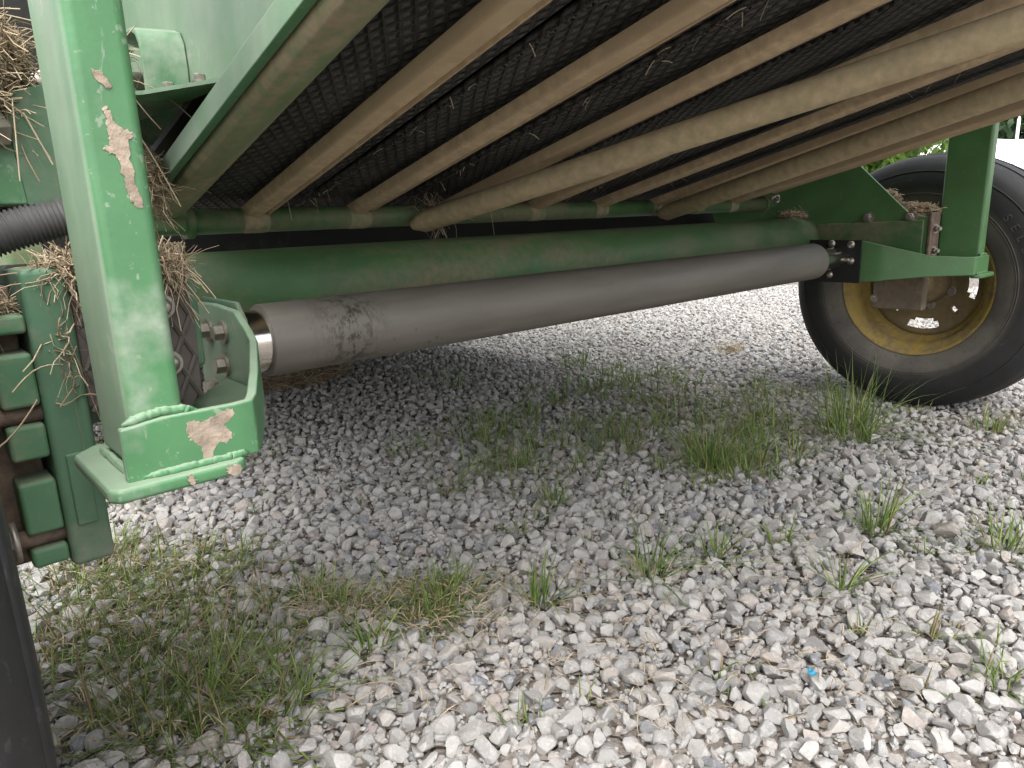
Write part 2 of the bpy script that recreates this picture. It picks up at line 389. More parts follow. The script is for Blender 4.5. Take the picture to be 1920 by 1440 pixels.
# rods (pressed channels with a thin lip), each tied to the cross tube with a dusty saddle
rod_x = [.458, .640, .830, 1.060, 1.262, 1.470, 1.655, 1.820]
def rod_geo(x, w=.036):
    prof = [(-.52 * w, .008), (-.50 * w, -.004), (-.44 * w, -.0085), (.02 * w, -.0125), (.12 * w, -.0115), (.20 * w, -.003), (.40 * w, -.001), (.50 * w, -.0085), (.5 * w + .0025, -.008), (.5 * w + .0025, .006)]
    A = Vector((x, YT, ZT + .012)) ; E_ = A + RD * 1.08
    n = len(prof)
    v = [A + Vector((1, 0, 0)) * a + RN * b for a, b in prof] + [E_ + Vector((1, 0, 0)) * a + RN * b for a, b in prof]
    return v, [tuple(range(n)), tuple(range(n, 2 * n))[::-1]] + [(i, (i + 1) % n, n + (i + 1) % n, n + i) for i in range(n)]
for x in rod_x:
    rd = part("tailgate_rod", *rod_geo(x), M['tan'], B, bevel=.0018, segs=2)
    sdl = tubepart("dust_saddle", [(x - .024, YT, ZT), (x - .014, YT, ZT), (x + .012, YT, ZT), (x + .024, YT, ZT)], [.0180, .0194, .0194, .0180], M['beam'], rd, 28)
# two heavier bare tubes under the rods
def skew_tube(a, b, r):
    a, b = Vector(a), Vector(b); d = (b - a)
    return tubepart("brace_tube", [a, a + d * .03, a + d * .5, b, b + d * .25], [r * .45, r, r, r, r], M['tan_green'], B, 28)
skew_tube((.735, 1.085, .620), (.945, .25, .806), .019)
skew_tube((1.465, 1.09, .620), (1.295, .33, .786), .019)

# belts running up over the tailgate behind the rods
edges = [.350] + [(rod_x[i] + rod_x[i + 1]) / 2 for i in range(len(rod_x) - 1)] + [1.995]
path = []
for t in np.linspace(-.16, 1.02, 14): path.append(Vector((-.03 * t, YT, ZT)) + Vector((0, RD.y, RD.z)) * t + RN * .034)
p0 = path[-1]
for a in np.linspace(10, 100, 7): path.append(Vector((p0.x, p0.y - .28 * math.sin(R(a)), p0.z + .34 * (1 - math.cos(R(a))) + .02)))
path += [Vector((p0.x, p0.y - .12, 1.75)), Vector((p0.x, .35, 2.25)), Vector((p0.x, 1.2, 2.45)), Vector((p0.x, 2.4, 2.35))]
for i in range(len(edges) - 1):
    g = .0075; x0, x1 = edges[i] + g, edges[i + 1] - g
    v, f, uv = [], [], []
    s = 0; nx = 2
    for k, p in enumerate(path):
        if k: s += (path[k] - path[k - 1]).length
        v += [(x0 + p.x, p.y, p.z), (x1 + p.x, p.y, p.z)]; uv += [(x0, s), (x1, s)]
    f = [(2 * k, 2 * k + 1, 2 * k + 3, 2 * k + 2) for k in range(len(path) - 1)]
    v = [Vector(p) - L for p in v]
    me = bpy.data.meshes.new("belt"); me.from_pydata(v, [], f); me.materials.append(M['belt'])
    ul = me.uv_layers.new(name="UVMap")
    for lp in me.loops: ul.data[lp.index].uv = uv[lp.vertex_index]
    me.polygons.foreach_set("use_smooth", [True] * len(f))
    bo = link("belt", me, B)
    so = bo.modifiers.new("thick", 'SOLIDIFY'); so.thickness = .006; so.offset = 0
part("dark_gap_backing", *g_prism([Vector((.305, YT, ZT)) + RD * -.1 + RN * .075, Vector((.305, YT, ZT)) + Vector((0, RD.y, RD.z)) * 1.05 + RN * .075, Vector((.305, YT, ZT)) + Vector((0, RD.y, RD.z)) * 1.05 + RN * .083, Vector((.305, YT, ZT)) + RD * -.1 + RN * .083], (1.735, 0, 0)), M['black'], B)  # added black sheet, keeps the belt gaps dark and light out
# ragged laced selvage strip standing off every gap between two belts
for i in range(1, len(edges) - 1):
    if i in (3, 6): continue
    V, F = [], []
    A = Vector((edges[i], YT, ZT)) + RN * .026
    for k in range(150):
        t = -.05 + k * .0075
        c = A + RD * t + Vector((.0075, 0, 0))
        o = len(V); wd = .004 + .002 * random.random()
        V += [c, c + RD * .0045, c + RD * .0022 + Vector((wd, 0, 0)) - RN * .001, c + RN * .006 + RD * .002]
        F += [(o, o + 1, o + 2), (o, o + 2, o + 3), (o + 1, o + 3, o + 2), (o, o + 3, o + 1)]
    tg = part("belt_selvage", V, F, M['belt'], B); tg["kind"] = "stuff"

# tailgate side beams and side sheets
def beam(x, sgn, mat, name="side_beam"):
    prof = [(0, .03), (0, -.012), (.006, -.018), (.034, -.016), (.052, -.006), (.058, .012), (.058, .03)]
    if sgn < 0: prof = [(a * .55, b * .7 + .020) for a, b in prof]
    A = Vector((x, YT - .02, ZT + .022)); n = len(prof)
    E2 = A + Vector((RD.x, RD.y, RD.z)) * 1.12
    v = [A + Vector((sgn * a, 0, 0)) + RN * b for a, b in prof] + [E2 + Vector((sgn * a, 0, 0)) + RN * b for a, b in prof]
    return part(name, v, [tuple(range(n)), tuple(range(n, 2 * n))[::-1]] + [(i, (i + 1) % n, n + (i + 1) % n, n + i) for i in range(n)], M[mat], B, bevel=.002)
bl = beam(.302, 1, 'beam'); br = beam(2.030, -1, 'tan')
def strip(x, dx, mat, parent):
    A = Vector((x, YT - .01, ZT + .012)); E2 = A + RD * 1.12; P = [A, E2, E2 + RN * .024, A + RN * .024]
    return part("edge_flat", *g_prism(P, (dx, 0, 0)), mat, parent, bevel=.0015)
strip(.290, .0105, M['green'], bl)
for x, mt, s in ((.300, 'green', -1), (2.047, 'green_arm', 1)):
    P = [(x, 2.6, .90), (x, 1.16, .79), (x, .98, .772), (x, .76, .772), (x, .68, .80), (x, .08, .95), (x, -.12, 1.3), (x, .0, 1.85), (x, .5, 2.3), (x, 1.4, 2.5), (x, 2.6, 2.4)]
    part("side_sheet", *g_prism(P, (.005 * (1 if s < 0 else -1), 0, 0)), M[mt], B)
# bale chamber front; black floor stands in for shade between the tubes
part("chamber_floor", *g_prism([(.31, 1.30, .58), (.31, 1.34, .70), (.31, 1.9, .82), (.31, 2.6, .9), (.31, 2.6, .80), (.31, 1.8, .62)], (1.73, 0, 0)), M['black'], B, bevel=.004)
part("chamber_front", *g_box(.31, 2.04, 2.55, 2.60, .8, 2.4), M['green_dusty'], B)
part("pickup_light_block", *g_prism([(.20, 1.75, .42), (.20, 1.75, .80), (.20, 3.0, .9), (.20, 3.5, .7), (.20, 3.6, .25), (.20, 2.3, .21)], (1.95, 0, 0)), M['green_dusty'], B, bevel=.02)  # unseen; sized to block light coming in from the front
part("drawbar", *g_box(1.05, 1.30, 2.6, 5.2, .55, .72), M['green_dusty'], B, bevel=.012)

# corner posts with bolted foot brackets (mirrored pair)
def mx(p, side): return (p[0], p[1], p[2]) if side == 0 else (WID - p[0], p[1], p[2])
def sheet_path(pts, tops, bots, th):                              # upright plate following a plan path
    n = len(pts); V = []
    for i, p in enumerate(pts):
        a = Vector(pts[max(i - 1, 0)]); b = Vector(pts[min(i + 1, n - 1)])
        t = (b - a); nr = Vector((t.y, -t.x)).normalized() * th / 2
        for sgn in (1, -1):
            for z in (bots[i], tops[i]): V.append((p[0] + sgn * nr.x, p[1] + sgn * nr.y, z))
    F = []
    for i in range(n - 1):
        a, b = 4 * i, 4 * i + 4
        F += [(a, b, b + 1, a + 1), (a + 2, a + 3, b + 3, b + 2), (a + 1, b + 1, b + 3, a + 3), (a, a + 2, b + 2, b)]
    F += [(0, 1, 3, 2), (4 * n - 4, 4 * n - 2, 4 * n - 1, 4 * n - 3)]
    return V, F
for side in (0, 1):
    W = lambda g: ([mx(p, side) for p in g[0]], g[1])
    gm = M['green'] if side == 0 else M['green_arm']
    post = part("support_post", *W(g_box(.1265, .1690, .594, .700, .440, 1.75)), gm, B, bevel=.009, segs=4)
    part("post_tie", *W(g_box(.150, .300, .62, .68, 1.25, 1.33)), gm, post, bevel=.004)
    wl = [(.118, .5895), (.150, .5895), (.205, .5895), (.2205, .593), (.230, .609), (.262, .680), (.302, .775), (.3085, .800), (.3100, .835), (.3100, .905), (.3100, .970)]
    tp = [.484, .4855, .485, .485, .485, .489, .515, .521, .529, .531, .531]
    bt = [.438, .438, .438, .437, .437, .434, .424, .420, .418, .416, .416]
    if side == 0: tp = [.482, .4855, .485, .485, .486, .492, .506, .512, .533, .537, .535]
    arm = part("foot_bracket", *W(sheet_path(wl, tp, bt, .009)), gm, B, bevel=.002)
    base = part("base_plate", *W(g_prism([(.108, .572, .428), (.196, .572, .428), (.206, .578, .428), (.211, .590, .428), (.208, .602, .428), (.17, .606, .428), (.165, .720, .428), (.122, .722, .428), (.102, .700, .428), (.102, .580, .428)], (0, 0, .0115))), gm, arm, bevel=.0035, segs=3)
    part("weld_bead", *W(g_weld([(.122, .588, .4405), (.15, .5845, .441), (.18, .5848, .441), (.205, .5855, .441), (.214, .588, .4405)], .0038, 70)), gm, arm, smooth=True)
    part("weld_bead", *W(g_weld([(.121, .5905, .484), (.135, .5922, .487), (.15, .5925, .489), (.168, .5925, .4875), (.178, .591, .484)], .0038)), gm, arm, smooth=True)
    part("weld_bead", *W(g_weld([(.1245, .60, .440), (.1240, .65, .441), (.1245, .702, .440)], .0038)), gm, arm, smooth=True)
    if side == 0:
        part("floor_web", *W(g_prism([(.16, .60, .4415), (.225, .602, .4415), (.302, .78, .4415), (.304, .88, .4415), (.17, .70, .4415)], (0, 0, .006))), M['green_drab'], arm, bevel=.001)
        part("mount_plate", *g_prism([(.3165, .845, .410), (.3165, .835, .520), (.3165, .855, .541), (.3165, .972, .541), (.3165, .975, .410)], (.006, 0, 0)), M['green_drab'], arm, bevel=.002)
        for y, z in ((.921, .503), (.872, .505), (.880, .463), (.927, .428)): bolt("bolt", BOLT, (.3053, y, z), (-1, 0, 0), arm, 1.15)
    else:
        part("mount_plate", *g_prism([(2.036, .838, .414), (2.036, .838, .532), (2.036, .985, .533), (2.036, .985, .414)], (.0035, 0, 0)), M['black'], arm, bevel=.001)
        for y, z in ((.921, .522), (.867, .520), (.865, .475), (.922, .435)): bolt("dome_bolt", DOME, (2.036, y, z), (-1, 0, 0), arm, .92)
# dried mud splashes on the near post and bracket
def mud(name, outline, origin, u, vv, nrm, parent, th=.0003):
    o, u, vv, nrm = Vector(origin), Vector(u), Vector(vv), Vector(nrm)
    pts = []
    for _ in range(2): outline = [q for i in range(len(outline)) for q in (tuple(Vector(outline[i]).lerp(Vector(outline[(i + 1) % len(outline)]), .25)), tuple(Vector(outline[i]).lerp(Vector(outline[(i + 1) % len(outline)]), .75)))]
    n0 = len(outline)
    for i in range(n0):
        a, b = Vector(outline[i]), Vector(outline[(i + 1) % n0])
        for k in range(2):
            p = a.lerp(b, k / 2); pts.append((p.x + random.gauss(0, .0007), p.y + random.gauss(0, .0007)))
    P = [o + u * a + vv * b for a, b in pts]
    bm = bmesh.new(); vs = [bm.verts.new(p - L) for p in P]; fc = bm.faces.new(vs)
    ex = bmesh.ops.extrude_face_region(bm, geom=[fc])
    top = [e_ for e_ in ex['geom'] if isinstance(e_, bmesh.types.BMVert)]
    c = sum((q.co for q in top), Vector()) / len(top)
    for q in top: q.co = q.co.lerp(c, .05) + nrm * th * random.uniform(.9, 1.1)
    bmesh.ops.triangulate(bm, faces=bm.faces[:]); bmesh.ops.recalc_face_normals(bm, faces=bm.faces[:])
    me = bpy.data.meshes.new(name); bm.to_mesh(me); bm.free(); me.materials.append(M['mud'])
    return link(name, me, parent)
PX = Vector((1, 0, 0)); PZ = Vector((0, 0, 1)); NY = Vector((0, -1, 0))
post0 = [o for o in B.children if o.name == "support_post"][0]; arm0 = [o for o in B.children if o.name == "foot_bracket"][0]
mud("mud_splash", [(-.004, .03), (.0, .012), (.013, .010), (.006, .002), (.008, -.03), (.012, -.043), (.006, -.046), (.001, -.03), (.0, -.008), (-.012, -.003), (-.004, .003), (-.006, .02)], (.150, .5935, .690), PX, PZ, NY, post0)
mud("mud_splash", [(-.006, .006), (.002, .004), (.007, -.006), (.003, -.007), (-.004, .0)], (.145, .5935, .735), PX, PZ, NY, post0)
mud("mud_splash", [(-.003, .005), (.002, .004), (.005, -.007), (.002, -.006)], (.152, .5935, .655), PX, PZ, NY, post0)
mud("mud_splash", [(-.022, .018), (-.006, .012), (.004, .018), (.020, .020), (.018, .011), (.008, .006), (.016, -.002), (.012, -.010), (.002, -.006), (-.004, -.020), (-.012, -.024), (-.010, -.008), (-.020, .0)], (.186, .5852, .463), PX, PZ, NY, arm0, .0004)
mud("mud_splash", [(-.006, .004), (.006, .0055), (.008, -.004), (-.004, -.005)], (.193, .5715, .4335), PX, PZ, NY, arm0, .001)
mud("mud_splash", [(-.003, .004), (.002, .005), (.003, -.005), (-.002, -.004)], (.160, .5715, .434), PX, PZ, NY, arm0, .001)

# tread-plate rubber flap behind the near post
fl = part("rubber_flap", *g_prism([(.128, .742, .470), (.128, .742, .585), (.150, .742, .600), (.205, .742, .600), (.226, .742, .585), (.233, .742, .545), (.231, .742, .470), (.214, .742, .444), (.190, .742, .452)], (0, .008, 0)), M['rubber'], B, bevel=.0015)
pts, V, F = [], [], []
def inside(x, z): return .131 < x < .230 and .462 < z < .590 and not (x > .212 and z > .582)
for d_ in (1, -1):
    for k in range(-12, 13):
        c = .18 + k * .0195
        seg = [(c + d_ * (z - .525) * .48, z) for z in np.linspace(.455, .592, 40)]
        seg = [q for q in seg if inside(*q)]
        if len(seg) < 3: continue
        a, b = seg[0], seg[-1]
        g = g_tube([(a[0], .7415, a[1]), (b[0], .7415, b[1])], .0030, 6); o = len(V); V += g[0]; F += [tuple(i + o for i in q) for q in g[1]]
rib = part("ribs", V, F, M['rubber'], fl); rib["kind"] = "stuff"
for x, z in ((.2030, .556), (.2030, .500)):
    part("washer", *g_tube([(x, .741, z), (x, .738, z)], .0125, 24), M['zinc'], fl, bevel=.0006)
    bolt("bolt", DOME, (x, .738, z), (0, -1, 0), fl, .8)
# axle and spindle clamp behind the flap; mirrored pair
for side in (0, 1):
    W = lambda g: ([mx(p, side) for p in g[0]], g[1])
    mt = M['green_drab']
    sp = part("spindle_plate", *W(g_prism([(.092, .735, .322), (.092, .735, .600), (.128, .735, .600), (.128, .735, .322)], (0, .14, 0))), mt if side == 0 else M['spindle'], B, bevel=.006, segs=3)
    if side == 0:
        part("cast_pad", *g_box(.101, .1185, .7325, .737, .362, .432), mt, sp, bevel=.002)
        for z0, z1 in ((.545, .562), (.480, .528), (.432, .464), (.362, .412), (.330, .348)):
            part("clamp_lug", *g_box(.062, .0915, .738, .84, z0, z1), M['green_worn'], sp, bevel=.004, segs=3)
        part("clamp_core", *g_box(.035, .088, .772, .86, .325, .585), M['rust'], sp, bevel=.003)
        for z in (.472, .356):
            tubepart("stud", [(.052, .752, z), (.092, .752, z)], .0085, M['rust'], sp, 16)
            tubepart("washer", [(.050, .752, z), (.0555, .752, z)], .019, M['zinc'], sp, 24)
            part("nut", *(lambda h_: ([(.050 - p[2], .752 + p[0], z + p[1]) for p in h_[0]], h_[1]))(hexprism(.015, .020)), M['zinc'], sp)
        part("hanger_strap", *g_box(.128, .150, .80, .815, .44, .585), mt, sp, bevel=.002)
    else:
        bolt("bolt", BOLT, (WID - .1285, .868, .352), (-1, 0, 0), sp, .9)
    part("axle_box", *W(g_box(.135, .25, .735 if side else .775, .90, .485, .585)), M['green_dusty'] if side else mt, B, bevel=.006, segs=3)

# far inner gusset plate with bolts, hay ledge
gp = part("gusset_plate", *g_prism([(2.105, .70, .590), (2.105, .745, .596), (2.105, .890, .735), (2.105, 1.02, .90), (2.105, 1.45, .90), (2.105, 1.45, .48), (2.105, .70, .480)], (.008, 0, 0)), M['green_arm'], B, bevel=.002)
part("lower_lip", *g_prism([(2.097, .708, .484), (2.097, .708, .582), (2.097, 1.00, .575), (2.097, 1.00, .484)], (.0075, 0, 0)), M['green_dusty'], gp, bevel=.003)
for y, z in ((.852, .591), (.742, .590)): bolt("bolt", NUT, (2.104, y, z), (-1, 0, 0), gp, 1.1)
part("end_plate", *g_box(2.10, 2.165, .690, .698, .482, .600), M['rust'], gp, bevel=.002)
for z in (.558, .500): bolt("bolt", NUT, (2.128, .690, z), (-.4, -1, 0), gp, .9)

# corrugated hose and fittings on the near corner
hp = [Vector((.02, .80, .600)).lerp(Vector((.19, .80, .648)), t) + Vector((0, 0, .010 * math.sin(3.1 * t))) for t in np.linspace(0, 1, 160)]
hv = g_tube(hp, [.0175 + .0016 * math.sin(i * 1.7) for i in range(160)], 24)
part("corrugated_hose", *hv, M['hose'], B, smooth=True)
tubepart("pale_hose", [(.05, .78, .98), (.085, .79, .86), (.100, .80, .80), (.115, .81, .77)], .014, M['cloth'], B, 16)
part("near_bracket", *g_prism([(.096, .80, .655), (.094, .80, .735), (.125, .80, .735), (.140, .80, .655)], (0, .06, 0)), M['green'], B, bevel=.003)
part("near_web", *g_prism([(.118, .795, .655), (.112, .795, .75), (.20, .80, .78), (.21, .80, .655)], (0, .006, 0)), M['green_drab'], B, bevel=.001)
o = part("fitting", *g_tube([(.065, .78, .715), (.108, .80, .722)], [.017, .017], 6), M['zinc'], B, bevel=.001)
tubepart("fitting_hose", [(.02, .76, .70), (.068, .781, .7155)], .012, M['zinc'], o, 16)
# arched bracket and ledge on the near side sheet
V, F = [], []
prf = [(.235, .745), (.235, .800)] + [(.235 + .03 * (1 - math.cos(R(a))) - 0, .80 + .03 * math.sin(R(a))) for a in (30, 60, 90)]
arc = []
for a in np.linspace(0, 90, 7): arc.append((.255 - .022 * math.sin(R(a)) * 0, 0))
def arch(x0, x1, y0, y1):
    P = [(y1, .772)]
    P += [(y0 + .03 - .03 * math.cos(R(a)), 0) for a in ()]
    return P
pl = [(.860, .770), (.858, .800), (.860, .826), (.868, .838), (.882, .843), (.99, .850)]
V = []
for y, z in pl: V += [(.256, y + .012, z), (.299, y, z), (.256, y + .017, z - .004), (.299, y + .005, z - .004)]
F = []
for i in range(len(pl) - 1):
    a, b = 4 * i, 4 * i + 4
    F += [(a, b, b + 1, a + 1), (a + 2, a + 3, b + 3, b + 2), (a, a + 2, b + 2, b), (a + 1, b + 1, b + 3, a + 3)]
F += [(0, 1, 3, 2), (len(V) - 4, len(V) - 2, len(V) - 1, len(V) - 3)]
part("arched_bracket", V, F, M['green'], B, bevel=.0015)
ld = part("ledge", *g_prism([(.205, 1.00, .768), (.205, .90, .768), (.245, .845, .767), (.297, .70, .766), (.297, 1.05, .768)], (0, 0, .004)), M['green'], B)
for p in ((.268, .835, .771), (.280, .775, .771)): bolt("bolt", BOLT, p, (0, 0, 1), ld, .7)
tubepart("pivot_bar", [(.16, 1.02, .800), (.30, 1.02, .808)], .014, M['zinc'], B, 16)
part("inner_shade_wall", *g_box(.17, .29, 1.10, 1.11, .60, .95), M['black'], B)  # coloured black in place of the deep shade below the ledge

# wheels
def wheel(side):
    wh = empty("wheel", (0, 0, 0), B)
    tp = [(.045, .200), (.030, .208), (.018, .222), (.006, .250), (.000, .285), (.004, .320), (.016, .348), (.030, .362), (.040, .368), (.052, .3715), (.058, .3735),
          (.070, .3765), (.072, .3650), (.083, .3650), (.085, .3785), (.135, .3825), (.137, .370), (.150, .370), (.152, .3838)]
    tp = tp + [(.31 - a, b) for a, b in reversed(tp)]
    ty = link("tyre", mesh("tyre", *g_lathe(tp, 120), M['tyre'], True), wh)
    e = ty.modifiers.new("es", 'EDGE_SPLIT'); e.split_angle = R(42)
    # bead ribs round the sidewall
    V, F = [], []
    for r_, x_ in ((.262, .0030), (.268, .0016), (.330, .0068)):
        g = g_lathe([(x_ + .0025, r_ - .0022), (x_ - .0008, r_ - .001), (x_ - .0008, r_ + .001), (x_ + .0025, r_ + .0022)], 120); o = len(V); V += g[0]; F += [tuple(i + o for i in q) for q in g[1]]
    link("sidewall_ring", mesh("sidewall_ring", V, F, M['tyre'], True), wh)
    rm = [(.048, .199), (.036, .206), (.028, .211), (.024, .2105), (.026, .205), (.036, .199), (.044, .192), (.052, .183), (.058, .180), (.088, .179), (.094, .172), (.100, .162), (.150, .160), (.200, .162), (.22, .176), (.26, .185), (.282, .21), (.27, .20)]
    ri = link("rim", mesh("rim", *g_lathe(rm, 96), M['rim'], True), wh)
    e = ri.modifiers.new("es", 'EDGE_SPLIT'); e.split_angle = R(60)
    # pierced dish: polar grid with slots left open
    nA = 180; rad = [.052, .075, .090, .103, .112, .122, .134, .142, .1605]
    dz = [.150, .150, .146, .140, .137, .134, .130, .127, .124]
    V = [(dz[j], rad[j] * math.cos(2 * math.pi * k / nA), rad[j] * math.sin(2 * math.pi * k / nA)) for j in range(len(rad)) for k in range(nA)]
    F = []
    for j in range(len(rad) - 1):
        for k in range(nA):
            deg = (k + .5) * 360 / nA
            ph = (deg - 250) % 90
            slot = 4 <= j <= 6 and ph < 38 and not (j == 4 and (ph < 6 or ph > 32))
            hole = 3 <= j <= 4 and 60 < ph < 66
            if slot or hole: continue
            F.append((j * nA + k, j * nA + (k + 1) % nA, (j + 1) * nA + (k + 1) % nA, (j + 1) * nA + k))
    me = bpy.data.meshes.new("wheel_disc"); me.from_pydata(V, [], F); me.materials.append(M['rim_dirty']); me.polygons.foreach_set("use_smooth", [True] * len(F))
    dk = link("wheel_disc", me, wh); so = dk.modifiers.new("t", 'SOLIDIFY'); so.thickness = .006; so.offset = 0
    link("hub", mesh("hub", *g_lathe([(.02, .0005), (.02, .040), (.060, .044), (.062, .060), (.145, .064), (.150, .085), (.156, .085), (.158, .0005)], 40), M['rim_dirty'], False), wh)
    for k in range(6):
        a = R(60 * k + 20)
        b_ = link("lug_nut", NUT, wh, (.146, .070 * math.cos(a), .070 * math.sin(a))); b_.rotation_euler = (0, R(-90), 0)
    c = Vector((2.330, .805, .385)) if side else Vector((WID - 2.355 + .034, .790, .385))
    wh.location = c - L - Vector((0, 0, .004)); wh.scale = (1, 1.015, 1.015)
    if not side: wh.rotation_euler = (0, 0, math.pi)
    return wh, ty
wr, tyr = wheel(1); wl_, tyl = wheel(0)
# raised lettering on the far tyre's sidewall
word = "SELECT"
for i, ch in enumerate(word):
    cu = bpy.data.curves.new("lettering", 'FONT'); cu.body = ch; cu.size = .030; cu.extrude = .0012; cu.align_x = 'CENTER'
    cu.materials.append(M['letter'])
    tmp = bpy.data.objects.new("tmp", cu); COL.objects.link(tmp); bpy.context.view_layer.update()
    lm = bpy.data.meshes.new_from_object(tmp.evaluated_get(bpy.context.evaluated_depsgraph_get())); lm.name = "lettering"
    bpy.data.objects.remove(tmp); bpy.data.curves.remove(cu)
    to = link("lettering", lm, tyr)
    th = R(139 + i * 6.4)                                         # angle in the wheel plane (y, z), seen from the near side
    rr = .286
    yv = Vector((0, math.cos(th), math.sin(th))); up = yv; rt = Vector((0, -yv.z, yv.y)); 
    rt = up.cross(Vector((-1, 0, 0)))
    mt = Matrix((( -1, 0, 0), (0, 0, 0), (0, 0, 0)))
    nrm = Vector((-1, 0, 0)); 
    mat4 = Matrix(((rt.x, up.x, nrm.x, .0005), (rt.y, up.y, nrm.y, up.y * rr), (rt.z, up.z, nrm.z, up.z * rr), (0, 0, 0, 1)))
    to.matrix_local = mat4

# ---------------------------------------------------------------- gravel
def ico(sub):
    bm = bmesh.new(); bmesh.ops.create_icosphere(bm, subdivisions=sub, radius=1.0)
    v = np.array([p.co[:] for p in bm.verts]); f = np.array([[q.index for q in p.verts] for p in bm.faces]); bm.free(); return v, f
def stone_protos(sub, count, seed):
    r_ = np.random.default_rng(seed); bv, bf = ico(sub); out = []
    for _ in range(count):
        v = bv * r_.uniform(.9, 1.08, (len(bv), 1)) if sub < 3 else bv * (1 + .05 * np.sin(bv @ r_.normal(0, 3, (3, 1)) + r_.uniform(0, 6)))
        for k in range(r_.integers(8, 13)):
            n = r_.normal(size=3); n /= np.linalg.norm(n); d = r_.uniform(.40, .74)
            over = np.maximum(0, v @ n - d); v = v - over[:, None] * n[None]
        v = v * np.array([1.0, r_.uniform(.66, 1.0), r_.uniform(.6, .9)])
        out.append(v)
    return out, bf
def rotmats(n, tilt):
    yaw = rng.uniform(0, 2 * np.pi, n); tx = rng.normal(0, tilt, n); ty = rng.normal(0, tilt, n)
    cz, sz, cx, sx, cy, sy = np.cos(yaw), np.sin(yaw), np.cos(tx), np.sin(tx), np.cos(ty), np.sin(ty)
    Rz = np.zeros((n, 3, 3)); Rz[:, 0, 0] = cz; Rz[:, 0, 1] = -sz; Rz[:, 1, 0] = sz; Rz[:, 1, 1] = cz; Rz[:, 2, 2] = 1
    Rx = np.zeros((n, 3, 3)); Rx[:, 0, 0] = 1; Rx[:, 1, 1] = cx; Rx[:, 1, 2] = -sx; Rx[:, 2, 1] = sx; Rx[:, 2, 2] = cx
    Ry = np.zeros((n, 3, 3)); Ry[:, 1, 1] = 1; Ry[:, 0, 0] = cy; Ry[:, 0, 2] = sy; Ry[:, 2, 0] = -sy; Ry[:, 2, 2] = cy
    return Rz @ Rx @ Ry
def in_area(x, y):
    d = np.hypot(x, y)
    return (d < 6.2) & (y > -.35) & (x > -.45) & (y < 4.6)
cell = .04; grid = {}
pts = []
def throw(n, rlo, rhi, k, zlo, zhi):
    global pts
    X = rng.uniform(-.45, 6.0, n); Y = rng.uniform(-.35, 4.6, n); keep = in_area(X, Y) & (rng.uniform(0, 1, n) < np.clip(1.6 - np.hypot(X, Y) / 7.0, .35, 1))
    rr = rlo + (rhi - rlo) * rng.power(.8, n) ; zz = rng.uniform(zlo, zhi, n)
    for x, y, r_, z in zip(X[keep], Y[keep], rr[keep], zz[keep]):
        ci, cj = int(x // cell), int(y // cell); ok = True
        for i in (ci - 1, ci, ci + 1):
            for j in (cj - 1, cj, cj + 1):
                for (a, b, c) in grid.get((i, j), ()):
                    if (a - x) ** 2 + (b - y) ** 2 < (k * (r_ + c)) ** 2: ok = False; break
                if not ok: break
            if not ok: break
        if ok:
            grid.setdefault((ci, cj), []).append((x, y, r_)); pts.append((x, y, z, r_))
throw(2600, .017, .0215, .80, -.005, .006)
throw(90000, .0115, .016, .76, -.008, .006)
throw(190000, .007, .0115, .72, -.007, .003)
n_main = len(pts)
for x, y, r_, z in zip(rng.uniform(-.2, 2.3, 42000), rng.uniform(-.2, 2.3, 42000), rng.uniform(.0025, .0062, 42000), rng.uniform(-.006, .002, 42000)):
    if x * x + y * y < 4.6: pts.append((x, y, z, r_))
top = np.array(pts)
grid = {}; pts = []
throw(70000, .012, .017, .76, -.015, -.008)
low = np.array(pts)
P = np.vstack([top, low])
d = np.sqrt(P[:, 0] ** 2 + P[:, 1] ** 2 + CAMZ ** 2)
# which stones show largest: in the camera's field and close
Rm = np.array([[0.74427292, -0.17907385, 0.64342084], [-0.66697522, -0.14928124, 0.72997203], [-0.03466824, -0.97244417, -0.23054381]])
Q = (P[:, :3] - np.array([0, 0, CAMZ])) @ Rm
infr = (Q[:, 2] > .2) & (np.abs(Q[:, 0] / Q[:, 2]) < .70) & (np.abs(Q[:, 1] / Q[:, 2]) < .53) & (np.arange(len(P)) < n_main)
rank = np.where(infr, P[:, 3] / d, 0); big_i = np.argsort(-rank)[:300]
single = np.zeros(len(P), bool); single[big_i] = True
prot, pf = stone_protos(3, 24, 3)
pm = []
for v in prot:
    me = mesh("stone", v.tolist(), pf.tolist(), M['stone_single']); pm.append(me)
for q, i in enumerate(big_i):
    o = bpy.data.objects.new("stone", pm[q % len(pm)]); COL.objects.link(o); o.parent = ground
    x, y, z, r_ = P[i]; o.location = (x, y, z); o.scale = (r_ * 1.28,) * 3
    o.rotation_euler = (rng.normal(0, .35), rng.normal(0, .35), rng.uniform(0, 6.28))
